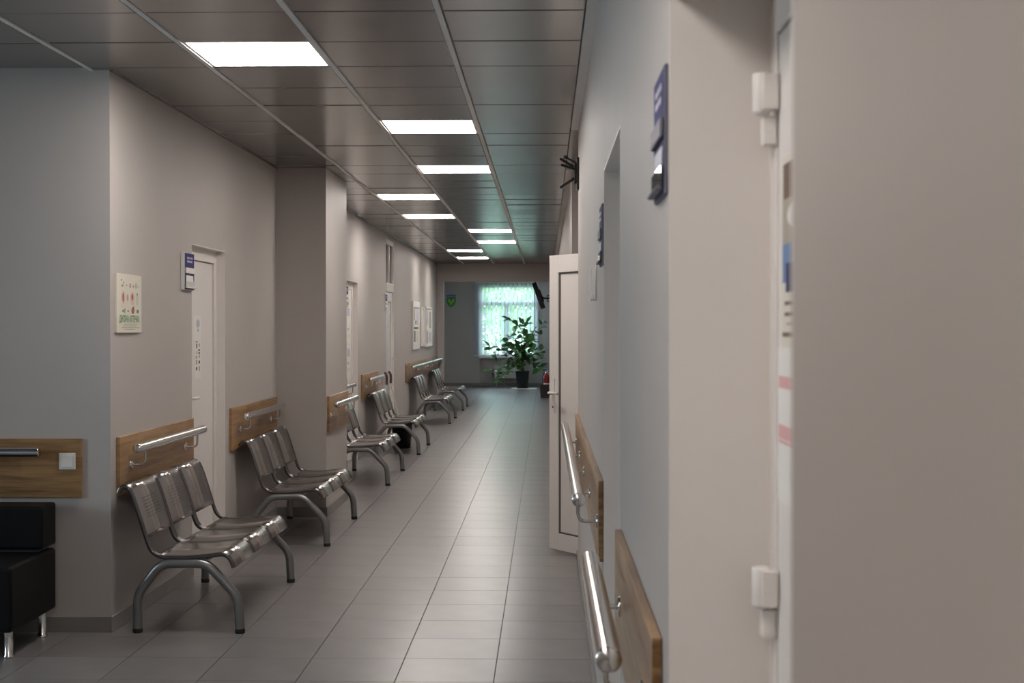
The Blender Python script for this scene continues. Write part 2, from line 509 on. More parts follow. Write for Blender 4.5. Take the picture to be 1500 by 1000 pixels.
m = MB().box((0.605, 9.0, 0), (0.7, 9.1, TH)).box((0.605, 10.4, 0), (1.6, 10.5, TH)).box((0.605, 8.9, 0), (1.6, 9.0, TH)).box((1.6, 8.9, 0), (1.7, 10.5, TH)).box((0.605, 9.0, 2.5), (1.6, 10.4, 2.6)).box((0.605, 9.0, -0.1), (1.6, 10.4, -0.001))
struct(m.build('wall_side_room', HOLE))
struct(MB().box((X_LOB - 0.25, Y_BACK - 0.2, 0), (0.7, Y_BACK, TH)).build('wall_back', WALL))
m = MB().box((X_LOB - .25, 2.4, 0), (X_LOB, 3.0, TH)).box((X_LOB - .25, 5.2, 0), (X_LOB, Y_ALC + .25, TH)) \
    .box((X_LOB - .25, 3.0, 0), (X_LOB, 5.2, 0.8)).box((X_LOB - .25, 3.0, 2.4), (X_LOB, 5.2, TH))
struct(m.build('wall_lobby', WALL))
struct(MB().box((X_LOB, 2.4, 0), (XL, 2.6, TH)).box((XL - .25, Y_BACK, 0), (XL, 2.4, TH)).build('wall_near_left_screen', WALL))  # unseen wall, added to screen the near right wall from lobby daylight
# header, jambs and the bay behind them
m = MB().box((-2.025, Y_HEAD, 2.41), (X_FARR, Y_HEAD + 0.25, TH)).box((XL - 0.25, Y_HEAD, 0), (-2.025, Y_HEAD + 0.25, TH)).box((X_FARR, Y_HEAD, 0), (XR + 0.4, Y_HEAD + 0.25, TH))
struct(m.build('wall_header', WALL))
struct(MB().box((X_FARR, Y_HEAD + .25, 0), (XR + .4, Y_END + .25, TH)).build('wall_bay_right', WALL))
struct(MB().box((-3.35, Y_HEAD, 0), (-3.2, 31.25, TH)).box((-3.35, 34.75, 0), (-3.2, Y_END + .25, TH)).box((-3.35, 31.25, 0), (-3.2, 34.75, .8)).box((-3.35, 31.25, 2.5), (-3.2, 34.75, TH)).box((-3.2, Y_HEAD, 0), (XL - .25, Y_HEAD + .25, TH)).build('wall_bay_left', WALL))
WX0, WX1, WZ0, WZ1 = -1.70, -0.26, 0.76, 2.60
m = MB().box((-3.2, Y_END, 0), (WX0, Y_END + .25, TH)).box((WX1, Y_END, 0), (X_FARR, Y_END + .25, TH)).box((WX0, Y_END, WZ1), (WX1, Y_END + .25, TH)).box((WX0, Y_END + .09, 0), (WX1, Y_END + .25, WZ0 - 0.04))
struct(m.build('wall_end', WALL))

# ---- skirting
def skirt(name, segs):
    mb = MB()
    for (a, b) in segs: mb.box((a[0], a[1], 0), (b[0], b[1], 0.078))
    return struct(mb.build(name, SKIRT, bevel=0.002, seg=1))
t = 0.010
skirt('baseboard_left', [((XL, Y_ALC - t), (XL + t, D1[0])), ((XL, D1[1]), (XL + t, PY0)), ((XL, PY1), (XL + t, D2[0])), ((XL, D2[1]), (XL + t, D3[0])), ((XL, D3[1]), (XL + t, Y_HEAD))])
skirt('baseboard_pillar', [((XL + t, PY0 - t), (PX, PY0)), ((PX, PY0 - t), (PX + t, PY1 + t)), ((XL + t, PY1), (PX, PY1 + t))])
skirt('baseboard_alcove', [((X_LOB, Y_ALC - t), (XL, Y_ALC))])
skirt('baseboard_right', [((XR - t, Y_BACK), (XR, R1[0])), ((XR - t, R1[1]), (XR, R2[0])), ((XR - t, R2[1]), (XR, 9.1)), ((XR - t, 11.4), (XR, Y_HEAD))])
skirt('baseboard_header', [((-2.15 + t, Y_HEAD - t), (-2.025, Y_HEAD)), ((X_FARR - t, Y_HEAD - t), (XR - t, Y_HEAD)), ((X_FARR - t, Y_HEAD), (X_FARR, Y_END))])
skirt('baseboard_end', [((-3.2, Y_END - t), (WX0, Y_END)), ((WX1, Y_END - t), (X_FARR - t, Y_END)), ((WX0, Y_END + .09 - t), (WX1, Y_END + .09))])

# ---- end window (frame, three lights, transom), sill, glass
def window(name, label, x0, x1, z0, z1, y, mull, trans, rotz=0, loc=(0, 0, 0)):
    w = struct(link(name, None, None, loc, rotz), label)
    fr = MB(); f = 0.06
    fr.box((x0, y, z0), (x0 + f, y + .07, z1)).box((x1 - f, y, z0), (x1, y + .07, z1)).box((x0 + f, y, z0), (x1 - f, y + .07, z0 + f)).box((x0 + f, y, z1 - f), (x1 - f, y + .07, z1))
    for t in trans: fr.box((x0 + f, y, t - .045), (x1 - f, y + .07, t + .045))
    zs = [z0 + f] + [q for t in trans for q in (t - .045, t + .045)] + [z1 - f]
    for mx in mull:
        fr.box((mx - .055, y, z0 + f), (mx + .055, y + .07, zs[1] if trans else z1 - f))
    fr.build('window_frame', PVC, w)
    xs = [x0 + f] + [q for mx in mull for q in (mx - .055, mx + .055)] + [x1 - f]
    for i in range(0, len(xs), 2):
        MB().box((xs[i], y + .03, z0 + f), (xs[i + 1], y + .036, zs[1])).build('pane', GLASS, w)
    for t in trans:
        MB().box((x0 + f, y + .03, t + .045), (x1 - f, y + .036, z1 - f)).build('pane', GLASS, w)
    return w
w1 = window('window_1', 'white framed window at the corridor end', WX0, WX1, WZ0, WZ1, Y_END + 0.12, [-1.02], [2.12])
MB().box((WX0 - .03, Y_END - .06, WZ0 - .035), (WX1 + .03, Y_END + .12, WZ0)).build('window_sill', PVC, w1, bevel=0.005)
MB().box((WX0 - .03, Y_END + .19, WZ0 - .035), (WX1 + .03, Y_END + .30, WZ0 - .01)).build('outer_sill', PVC, w1)
window('window_2', 'wide window of the lobby', -1.1, 1.1, 0.8, 2.4, 0.0, [0.0], [], rotz=PI / 2, loc=(X_LOB - 0.08, 4.1, 0))
window('bay_fill_window', 'unseen side window added for cool daylight in the bay', -1.75, 1.75, 0.8, 2.5, 0.0, [-0.6, 0.6], [], rotz=PI / 2, loc=(-3.24, 33.0, 0))  # out of view, added to bring cool daylight onto the bay walls

# ---- doors.  local frame: x out of the wall, y along it, origin on the wall face at the middle of the opening
def lever(side, x):
    """lever handle with long back plate, in the leaf's frame; side = direction the lever points along y"""
    a = MB().box((x, -.016, 0.93), (x + .008, .016, 1.16))
    b = MB().tube(fillet([(x + .008, 0, 1.065), (x + .05, 0, 1.065), (x + .05, side * .12, 1.065)], .018), .009, 10)
    k = MB().lathe([(.0, 0.0101), (.007, .0100), (.007, .008)][::-1], 10, (x, 0, 0.97), axis='x')
    return a, b, k
def door(name, label, y0, y1, ztop, X, rotz, rec=0.055, handle=1, transom=None, glazed=False, leaf=True, handle_on=True, off=.012):
    W = y1 - y0
    d = struct(link(name, None, None, (X, (y0 + y1) / 2, 0), rotz), label)
    h = W / 2; f = 0.065; ft = 0.085 if not transom else f
    fr = MB().box((-rec - .07, -h, 0), (-rec, -h + f, ztop)).box((-rec - .07, h - f, 0), (-rec, h, ztop)).box((-rec - .07, -h + f, ztop - ft), (-rec, h - f, ztop))
    lt = ztop - ft
    if transom:
        fr.box((-rec - .07, -h + f, transom), (-rec + .012, h - f, transom + .12)); lt = transom
    fr.build('door_frame', PVC, d, bevel=.004)
    lin = .006
    MB().box((-rec, -h, 0), (.0005, -h + lin, ztop)).box((-rec, h - lin, 0), (.0005, h, ztop)).box((-rec, -h + lin, ztop - lin), (.0005, h - lin, ztop)).build('reveal_lining', PVC, d)
    if transom:
        MB().box((-rec - .05, -h + f, transom + .12), (-rec - .03, h - f, ztop - f)).build('transom_pane', DGLASS, d)
        MB().box((-rec - .045, -.03, transom + .12), (-rec - .005, .03, ztop - f)).build('transom_mullion', PVC, d)
    g = 0.005
    if not leaf: return d
    xl = -rec - off
    if glazed:
        q = .12
        lf = MB().box((xl - .05, -h + f + g, .01), (xl, h - f - g, .62)).box((xl - .05, -h + f + g, lt - q - g), (xl, h - f - g, lt - g)).box((xl - .05, -h + f + g, .62), (xl, -h + f + g + q, lt - q - g)).box((xl - .05, h - f - g - q, .62), (xl, h - f - g, lt - q - g))
        lf = lf.build('leaf', PVC, d)
        MB().box((xl - .03, -h + f + g + q, .62), (xl - .02, h - f - g - q, lt - q - g)).build('pane', FROST, lf)
    else:
        lf = MB().box((xl - .05, -h + f + g, .01), (xl, h - f - g, lt - g)).build('leaf', PVC, d, bevel=.003)
    MB().box((-rec - .065, -h + f, .005), (-rec - .045, h - f, lt)).build('seal', PVCD, d)
    if handle_on:
        a, b, k = lever(-handle, 0.0)
        yy = handle * (h - f - .055)
        for mb, nm, mt in ((a, 'handle_plate', PVC), (b, 'handle', PVC), (k, 'keyhole', DARK)):
            q = mb.build(nm, mt, lf); q.location = (xl, yy, 0)
    return d
d1 = door('door_1', 'white door in the left wall between two oak boards', *D1, XL, 0, handle=-1)
d2 = door('door_2', 'white door partly hidden behind the pillar', *D2, XL, 0, handle=-1)
d3 = door('door_3', 'tall glazed white door with dark transom pane above', *D3, XL, 0, handle=1, transom=1.99, glazed=True, rec=0.006)
d4 = door('door_4', 'white door deep in the nearest right wall opening', *R1, XR, PI, rec=0.165, handle=1, off=.004)
d5 = door('door_5', 'white door in the right wall opening between two handrails', *R2, XR, PI, rec=0.172, handle=1)
# hinges of the near right door (far side of the opening)
def hinge(z, parent, y):
    hb = MB().lathe([(.0, 0), (.014, .001), (.015, .004), (.015, .062), (.014, .065), (0, .066)], 14, (0.022, 0, z)) \
        .lathe([(.0, 0.055), (.012, .056), (.013, .06), (.013, .115), (.012, .118), (0, .119)], 14, (0.022, 0, z - .118 + .06))
    hb.box((-.002, -.004, z + .004), (.024, .026, z + .062)).box((-.002, -.03, z - .05), (.02, .006, z - .004))
    q = hb.build('hinge', PVC, parent, bevel=.002); q.location = (-.165, y, 0)
    return q
hy = -(R1[1] - R1[0]) / 2 + 0.062
for z in (0.22, 1.048, 1.845): hinge(z, d4, hy)

# open double-door leaf in the recess on the right
d6 = struct(link('door_6', None, None, (0.47, 9.72, 0), PI), 'white double door with one leaf swung open into the corridor')
h = 0.6; f = .05
MB().box((-.08, -h, 0), (0, -h + f, 2.04)).box((-.08, h - f, 0), (0, h, 2.04)).box((-.08, -h + f, 1.99), (0, h - f, 2.04)).build('door_frame', PVC, d6)
def panel_leaf(L, nm):
    """leaf hinged at its local y = 0, running to y = L; front at x = 0"""
    s = .105; z0, z1 = .018, 1.985
    lf = MB().box((-.055, 0, z0), (0, s, z1)).box((-.055, L - s, z0), (0, L, z1)).box((-.055, s, z0), (0, L - s, z0 + .11)).box((-.055, s, z1 - .115), (0, L - s, z1))
    lf = lf.build(nm, PVC, d6, bevel=.003)
    MB().box((-.045, s, z0 + .11), (-.014, L - s, z1 - .115)).build('panel', PVC, lf)
    bead = MB()
    for (a, b) in (((-.018, s, z0 + .11), (-.008, s + .011, z1 - .115)), ((-.018, L - s - .011, z0 + .11), (-.008, L - s, z1 - .115)), ((-.018, s, z0 + .11), (-.008, L - s, z0 + .121)), ((-.018, s, z1 - .126), (-.008, L - s, z1 - .115))):
        bead.box(a, b)
    bead.build('seal', PVCD, lf)
    a, b, k = lever(-1, 0.0)
    for mb, n2, mt in ((a, 'handle_plate', PVC), (b, 'handle', PVC), (k, 'keyhole', DARK)):
        q = mb.build(n2, mt, lf); q.location = (0, L - .055, 0)
    return lf
lf = panel_leaf(0.57, 'leaf')
# free end at world (0.072, 9.60), hinge near (0.385, 9.13); the face with the handle looks back at the camera
hx, hyw = 0.385, 9.135
ang = math.atan2(0.072 - hx, 9.60 - hyw)          # direction of the leaf, from +Y towards -X
M = Matrix.Translation((hx, hyw, 0)) @ Matrix.Rotation(-ang, 4, 'Z')
M = M @ Matrix.Rotation(0, 4, 'Z')
flip = Matrix.Scale(-1, 4, (1, 0, 0))
lf.matrix_parent_inverse = Matrix.Identity(4)
lf.matrix_local = (Matrix.Translation((0.47, 9.72, 0)) @ Matrix.Rotation(PI, 4, 'Z')).inverted() @ M
def mirror_x(o, c):
    o.data.transform(Matrix.Translation((c, 0, 0)) @ Matrix.Scale(-1, 4, (1, 0, 0))); o.data.flip_normals()
for q in [lf] + list(lf.children): mirror_x(q, -.055)
l2 = panel_leaf(0.54, 'leaf')
l2.location = (-.015, -h + f + .003, 0)

# ---- ceiling lights
lt0 = thing('ceiling_light', 'square white LED panel lit in the grey metal ceiling grid', 'ceiling light', group='LED panels in the corridor ceiling')
MB().box((.013, .004, .004), (C - .013, .018, .03)).box((.013, C - .018, .004), (C - .013, C - .004, .03)).box((.013, .018, .004), (.026, C - .018, .03)).box((C - .026, .018, .004), (C - .013, C - .018, .03)).build('light_frame', PVC, lt0)
MB().box((.02, .012, .006), (C - .02, C - .012, .012)).build('diffuser', LED, lt0)
LLAB = {1: 'square LED ceiling panel above the bench under the poster', 5: 'square LED ceiling panel in line with the first white door', 9: 'square LED ceiling panel level with the front of the grey pillar',
        13: 'square LED ceiling panel above the bench half hidden by the pillar', 17: 'square LED ceiling panel level with the door behind the pillar', 21: 'square LED ceiling panel level with the walking sticks',
        25: 'square LED ceiling panel just past the tall glazed door', 29: 'square LED ceiling panel level with the white framed notice board', 33: 'square LED ceiling panel closest to the end window header'}
first = True
for (i, k) in sorted(LIGHTS, key=lambda q: q[1] + 100 * (q[0] < 0)):
    if i < 0: continue
    p = (CX0 + i * C, CY0 + k * C, CEIL - .002)
    lab = LLAB.get(k)
    if first: lt0.location = p; first = False
    else: dup(lt0, p, None, lab)
for y in (30.6,): dup(lt0, (-1.63, y, CEIL - .012))

# ================================================================== FURNITURE: benches
PROF = [(.018, .690), (.030, .715), (.058, .728), (.088, .712), (.113, .659), (.148, .552), (.182, .445), (.203, .405), (.240, .384), (.290, .379), (.383, .380), (.477, .390), (.540, .397), (.572, .385), (.593, .360), (.606, .325)]
FULL = [(p.x, p.z) for p in catmull([(a, 0, b) for a, b in PROF], 4)]
PITCH, SW = 0.474, 0.462
def make_bench():
    b = thing('waiting_bench', 'x', 'bench')
    # legs (near and far) with rubber feet
    path = fillet([(.120, 0, .012), (.120, 0, .19), (.236, 0, .341), (.463, 0, .343), (.617, 0, .178), (.627, 0, .012)], .05, 6)
    for y in (0.0, 1.39):
        lg = MB().tube(path, .0235, 14, ry=.023, up=(1, 0, 0)).build('leg_frame', LEGM, b); lg.location = (0, y, 0)
        for u in (.120, .627):
            MB().lathe([(.022, 0), (.0240, .003), (.0240, .02), (.0225, .024)], 14, (u, 0, 0)).build('rubber_foot', RUBBER, lg)
    for u, z in ((.27, .352), (.45, .356)):
        MB().tube([(u, -.005, z), (u, 1.395, z)], .013, 8).build('cross_beam', LEGM, b)
    rail_path = []
    for i, p in enumerate(FULL):
        a_, b_ = FULL[max(i - 1, 0)], FULL[min(i + 1, len(FULL) - 1)]
        tv_ = Vector((b_[0] - a_[0], b_[1] - a_[1])).normalized()
        rail_path.append((p[0] + tv_.y * .0090, 0, p[1] - tv_.x * .0090))
    back = [q for q in FULL if q[1] > .455 and q[0] < .2]
    pan = [q for q in FULL if q[0] > .222 and q[1] < .43]
    mb = MB().strip(back, -SW / 2 + .008, SW / 2 - .008, .003)
    back_me = mb.mesh('backrest', PERF)
    pan_me = MB().strip(pan, -SW / 2 + .008, SW / 2 - .008, .003).mesh('seat', STEEL)
    rail_me = MB().tube(rail_path, .0115, 10, ry=.0075, up=(1, 0, .3)).mesh('side_rail', RAILM)
    for k in range(3):
        yc = -.015 + SW / 2 + k * PITCH
        s = link('seat', pan_me, b, (0, yc, 0))
        link('backrest', back_me, b, (0, yc, 0))
        for sg in (-1, 1):
            r = link('side_rail', rail_me, b, (0, yc + sg * (SW / 2 - .009), 0))
    return b
bench = make_bench()
BL = ['three-seat steel waiting bench against the wall below the poster, before the first white door',
      'three-seat steel waiting bench between the first white door and the grey pillar',
      'three-seat steel waiting bench half hidden behind the grey pillar',
      'three-seat steel waiting bench with a black bin beneath it, before the tall glazed door',
      'three-seat steel waiting bench under the white framed notice board',
      'three-seat steel waiting bench at the corridor end, nearest the shield sign']
for i, y in enumerate((6.945, 9.72, 13.47, 16.75, 22.15, 25.72)):
    if i == 0:
        bench.location = (XL + .014, y, 0); bench['label'] = BL[0]; bench['group'] = 'steel benches along the left wall'
    else:
        dup(bench, (XL + .014, y, 0), None, BL[i])

# ================================================================== oak guard boards and handrails (local: x out, y along, z up)
BT = 0.018
def board(label, X, Y, rotz, L, z0=.665, z1=.955):
    X += .001 * math.cos(rotz); Y += .001 * math.sin(rotz)
    o = MB().box((0, 0, z0), (BT, L, z1)).build('guard_board', OAK, None, (X, Y, 0), bevel=.0015, seg=1)
    o.rotation_euler = (0, 0, rotz)
    return tag(o, label, 'wall board', 'oak guard boards along the walls')
def handrail(label, X, Y, rotz, L, nb, z=.893, off=.09, d=.0245, group='steel handrails on the walls', inset=.14):
    t = thing('handrail', label, 'handrail', (X, Y, 0), rotz, group)
    r = MB().tube([(off, 0.002, z), (off, L - .002, z)], d, 20)
    r.build('rail', CHROME, t)
    for yy in (0, L):
        s = 1 if yy else -1
        MB().lathe([(d * 1.0, -.002), (d * 1.0, .001), (d * .8, .004), (0, .005)] if s > 0 else [(0, -.005), (d * .8, -.004), (d, -.001), (d, .002)], 20, (off, yy, z), axis='y').build('end_cap', CHROME, t)
    for k in range(nb):
        y = L / 2 if nb == 1 else inset + (L - 2 * inset) * k / (nb - 1)
        q = MB().tube(fillet([(BT + .0015, y, z - .095), (off, y, z - .095), (off, y, z - d + .002)], .045, 8), .006, 8).build('bracket', CHROME, t)
        MB().lathe([(.026, 0), (.026, .003), (.018, .006), (.007, .008)], 18, (BT + .0015, y, z - .095), axis='x').build('rosette', CHROME, q)
        mb = MB()
        for aa in range(3):
            a = aa * 2 * PI / 3 + PI / 2
            mb.lathe([(.0035, 0), (.0035, .003), (.002, .0042)], 8, (BT + .004, y + .018 * math.cos(a), z - .095 + .018 * math.sin(a)), axis='x')
        mb.build('screws', CHROME, q)
    return t
def bh(lab, X, y0, y1, rail=None, nb=2, rail_label=None, rotz=0):
    board(lab, X, y0 if rotz == 0 else y1, rotz, y1 - y0)
    if rail:
        handrail(rail_label, X, rail[0] if rotz == 0 else rail[1], rotz, rail[1] - rail[0], nb)
bh('oak guard board under the poster, ending at the first white door', XL, 7.04, 8.53, (7.10, 8.47), 2, 'steel handrail on the oak board under the poster')
bh('oak guard board between the first white door and the grey pillar', XL, 9.57, 11.20, (9.68, 11.06), 2, 'steel handrail between the first white door and the grey pillar')
bh('oak guard board on the side of the grey pillar', PX, 11.28, 12.38, (11.20, 12.36), 2, 'steel handrail on the side of the grey pillar')
bh('oak guard board behind the grey pillar, before the second door', XL, 12.6, 15.15, (12.8, 15.2), 3, 'steel handrail end showing behind the grey pillar')
bh('oak guard board between the second door and the walking sticks', XL, 16.42, 18.0, (16.6, 17.9), 2, 'short steel handrail between the second door and the walking sticks')
board('long oak guard board below the framed notice boards', XL, 21.6, 0, 6.35)
handrail('steel handrail below the white framed notice board', XL, 21.9, 0, 3.25, 3)
handrail('steel handrail at the corridor end before the bay', XL, 25.35, 0, 2.6, 3)
# right-hand wall
bh('oak guard board on the right wall beside the nearest door opening', XR, 2.50, 3.85, (2.60, 3.72), 2, 'steel handrail on the right wall beside the nearest door opening', PI)
bh('long oak guard board on the right wall before the open door leaf', XR, 5.07, 9.02, (5.02, 8.86), 5, 'long steel handrail on the right wall before the open door leaf', PI)
bh('oak guard board on the right wall beyond the open door leaf', XR, 17.5, 27.6, (18.0, 27.4), 6, 'steel handrail on the right wall beyond the open door leaf', PI)
# lobby wall (faces the camera)
ob = board('oak guard board with a white light switch above the black sofa', -5.0, Y_ALC, -PI / 2, 2.715)
handrail('dark steel handrail above the black sofa', -4.9, Y_ALC, -PI / 2, 2.43, 3, inset=.4)

# light switch
sw = thing('light_switch', 'white square light switch on the oak board by the sofa', 'light switch', (-2.352, Y_ALC - BT, .845), -PI / 2)
MB().box((0, -.041, -.041), (.010, .041, .041)).build('switch_plate', WHITEP, sw, bevel=.004)
MB().prism([(-.030, -.030), (.030, -.030), (.030, .030), (-.030, .030)], .010, .014).build('rocker', WHITEP, sw, bevel=.002)

# ================================================================== sofa
sf = thing('sofa', 'black leather sofa with chrome legs under the oak board', 'sofa', (-3.30, 6.60, 0))
SWD = 0.905
MB().box((-SWD, -.30, .130), (SWD, .29, .428)).build('seat', LEATHER, sf, bevel=.018, seg=4)
MB().box((-SWD, .10, .445), (SWD, .29, .650)).build('backrest', LEATHER, sf, bevel=.012, seg=3)
MB().box((-SWD + .03, .14, .42), (SWD - .03, .26, .45)).build('back_support', DGREY, sf)
for x in (-SWD + .04, SWD - .04):
    MB().tube([(x - .0, .20, .36), (x, .20, .56)], .010, 10).build('back_post', CHROME, sf)
    for y in (-.20, .235):
        lg = MB().lathe([(.024, 0.0), (.026, .004), (.024, .012), (.021, .016), (.021, .128)], 18, (x - math.copysign(.01, x), y, 0)).build('leg', CHROME, sf)

# ================================================================== signs and posters
def prints(parent, quads, x, nm='print', dx=.0006):
    """flat print: coloured areas (y0, y1, z0, z1, material) lying on a sheet whose face is at local x"""
    mats = []; mb = MB()
    for n_, q in enumerate(quads):
        if q[4] not in mats: mats.append(q[4])
        mi = mats.index(q[4]); X = x + dx * (1 + 0.2 * n_ / max(1, len(quads)))
        if len(q) > 5 and q[5] == 'e':
            cy, cz = (q[0] + q[1]) / 2, (q[2] + q[3]) / 2; ry, rz = abs(q[1] - q[0]) / 2, abs(q[3] - q[2]) / 2
            vs = [(X, cy + ry * math.cos(a * PI / 8), cz + rz * math.sin(a * PI / 8)) for a in range(16)]
            mb.add(vs, [tuple(range(16))], mi)
        else:
            mb.add([(X, q[0], q[2]), (X, q[1], q[2]), (X, q[1], q[3]), (X, q[0], q[3])], [(0, 1, 2, 3)], mi)
    return mb.build(nm, mats, parent)
def lettering(parent, text, x, y, z, size, m, width=None, mirror=False):
    cu = bpy.data.curves.new('lettering', 'FONT'); cu.body = text; cu.offset = size * .03; cu.size = size; cu.align_x = 'CENTER'; cu.align_y = 'CENTER'
    tmp = bpy.data.objects.new('lettering_tmp', cu); COL.objects.link(tmp)
    bpy.context.view_layer.update()
    dg = bpy.context.evaluated_depsgraph_get()
    me = bpy.data.meshes.new_from_object(tmp.evaluated_get(dg))
    dims = tmp.dimensions.copy()
    bpy.data.objects.remove(tmp, do_unlink=True)
    me.materials.clear(); me.materials.append(m)
    o = link('lettering', me, parent, (x, y, z))
    o.rotation_euler = (PI / 2, 0, PI / 2)      # text runs along +y, faces +x
    if width and dims.x > 0: o.scale = (width / dims.x, 1, 1)
    return o
# poster by the corner; on the left wall text reads with +y to the right seen from the corridor
ps = thing('poster', 'cream information poster with red and green pictures and green heading', 'poster', (XL, 7.235, 0), 0)
PW = .215
MB().box((0, -PW, 1.475), (.012, PW, 1.772)).build('poster_board', CREAM, ps, bevel=.001, seg=1)
q = [(-.16, .17, 1.60, 1.655, PGREEN)]
q = []
for (a, b, c, d, mm) in ((-.150, -.130, 1.737, 1.744, DARK), (-.115, -.09, 1.722, 1.734, TAUPE), (-.145, -.10, 1.706, 1.72, TAUPE), (-.07, -.035, 1.71, 1.722, PINK), (-.005, .025, 1.705, 1.727, RED), (.0, .02, 1.713, 1.720, CREAM), (.05, .08, 1.705, 1.722, TAUPE), (.10, .125, 1.70, 1.733, TAUPE), (.13, .175, 1.706, 1.722, PGREEN)):
    q.append((a, b, c, d, mm, 'e'))
for (a, b, c, d, mm) in ((-.145, -.075, 1.618, 1.69, PEACH), (-.125, -.095, 1.63, 1.678, RED), (.01, .09, 1.612, 1.685, PEACH), (.03, .065, 1.64, 1.676, RED), (.11, .16, 1.615, 1.68, PGREEN), (.125, .145, 1.668, 1.68, DARK), (-.05, -.02, 1.635, 1.672, TAUPE),
                         (-.15, -.12, 1.60, 1.614, PEACH), (-.125, -.105, 1.578, 1.592, DARK), (-.095, -.075, 1.573, 1.60, GREEN), (-.04, -.01, 1.58, 1.59, GREEN), (.03, .085, 1.57, 1.607, RED), (.06, .08, 1.595, 1.612, BROWN), (.12, .165, 1.575, 1.595, GREEN)):
    q.append((a, b, c, d, mm, 'e'))
for k, (a, b) in enumerate(((-.11, .13), (-.12, .12), (-.14, .17), (-.09, .09))):
    q.append((a, b, 1.517 - k * .009, 1.520 - k * .009, TAUPE))
prints(ps, q, .012)
lettering(ps, 'ДИТЯЧА АПТЕЧКА', .0128, .0, 1.543, .046, GREEN, .35)

def door_plate(label, X, Y, rotz, th=.022):
    p = thing('door_plate', label, 'door sign', (X, Y, 0), rotz, 'blue and white door plates')
    MB().box((0, -.115, 1.725), (th, .115, 1.945)).build('plate', WHITEP if th > .01 else SLATE, p, bevel=.002, seg=1)
    prints(p, [(-.112, .112, 1.728, 1.942, NAVY), (-.105, .112, 1.868, 1.938, BLUE)], th, 'blue_print')
    bars = []
    for (z, ws) in ((1.914, (.05, .03, .035)), (1.893, (.06, .055))):
        y = -.06
        for w_ in ws:
            bars.append((y, y + w_, z - .006, z + .006, LILAC)); y += w_ + .008
    prints(p, bars, th + .0015, 'lettering')
    MB().box((th + 0.0010, -.10, 1.822), (th + 0.0080, .110, 1.856)).build('name_strip', WHITEP if th > .01 else SLATE, p, bevel=.002, seg=1)
    MB().box((th + 0.0010, -.08, 1.742), (th + 0.0025, .085, 1.81)).build('paper', WHITEP if th > .01 else LILAC, p)
    MB().prism([(-.10, 1.738), (.105, 1.738), (.105, 1.775), (-.10, 1.775)], th + .0035, th + .006).build('pocket', FROST if th > .01 else DGLASS, p)
    MB().box((th + 0.0010, -.10, 1.734), (th + 0.0140, .105, 1.741)).build('pocket_lip', WHITEP if th > .01 else SLATE, p, bevel=.002, seg=1)
    return p
pl = door_plate('blue and white door plate beside the first white door, next to the poster', XL, 8.42, 0)
MB().box((.0, .118, 1.728), (.004, .150, 1.772)).build('tag', LILAC, pl)
door_plate('narrow blue door plate behind the grey pillar by the second door', XL, 16.0 - .9, 0)
door_plate('blue door plate beside the tall glazed door', XL, 18.86, 0)
door_plate('blue door plate high on the right wall at the nearest door opening', XR, 2.515, PI, .006)
door_plate('blue door plate on the right wall beside the paper holder', XR, 5.20, PI, .006)

# notices on the first white door
def sheet(nm, parent_none, label, X, Y, rotz, w, z0, z1, m, quads, group=None, th=.0012):
    s = thing(nm, label, 'notice', (X, Y, 0), rotz, group)
    MB().box((0, -w / 2, z0), (th, w / 2, z1)).build('paper', m, s)
    if quads: prints(s, quads, th)
    return s
XD1 = XL - .055 - .012
sheet('notice', None, 'faint notice sheet on the first white door', XD1, 8.965, 0, .20, 1.42, 1.58, WHITEP, [(-.03, .06, 1.50, 1.555, LILAC, 'e'), (-.005, .035, 1.475, 1.495, LILAC)])
q = []
for a, b in ((-.05, -.015), (.02, .055)):
    z = 1.40
    while z > 1.24:
        hgt = random.choice((.012, .02, .03)); q.append((a + random.uniform(-.01, .01), b, z - hgt, z, random.choice((DARK, TAUPE, DARK)))); z -= hgt + random.choice((.006, .01, .016))
q.append((-.06, .0, 1.408, 1.414, DARK))
sheet('notice', None, 'long notice with two columns of dark text on the first white door', XD1, 8.975, 0, .17, 1.18, 1.418, WHITEP, q)
XD2 = XL - .055 - .012
for (z0, z1, l) in ((1.34, 1.75, 'pale notice high on the door behind the pillar'), (0.96, 1.30, 'pale notice low on the door behind the pillar')):
    sheet('notice', None, l, XD2, 15.86, 0, .30, z0, z1, WHITEP, [(-.1, .1, z1 - .12, z1 - .03, LILAC), (-.1, .12, z0 + .05, z0 + .09, CREAM), (-.1, .05, z0 + .13, z0 + .16, LILAC)])
# posters on the near right-hand door
XD4 = XR + .165 + .004
s = sheet('door_poster', None, 'colourful poster with blue and brown picture on the nearest right door', XD4, 2.06, PI, .40, 1.47, 1.765, CREAM,
      [(-.185, .19, 1.62, 1.755, BROWN), (-.19, -.09, 1.60, 1.70, TAUPE), (-.15, .15, 1.645, 1.70, WHITEP, 'e'), (-.19, .0, 1.57, 1.63, SKYB), (-.16, .17, 1.555, 1.60, NAVY), (-.11, -.05, 1.60, 1.63, PEACH),
       (-.17, .16, 1.535, 1.541, BROWN), (-.17, .14, 1.518, 1.524, BROWN), (-.15, .1, 1.504, 1.508, TAUPE), (-.19, .18, 1.486, 1.493, BROWN)])
sheet('door_notice', None, 'white notice with two pink stamps under the poster on the nearest right door', XD4, 2.085, PI, .42, 1.225, 1.468, WHITEP,
      [(-.20, .19, 1.405, 1.424, PINK), (-.20, .19, 1.325, 1.347, PINK), (-.2, .1, 1.318, 1.323, PINK)])
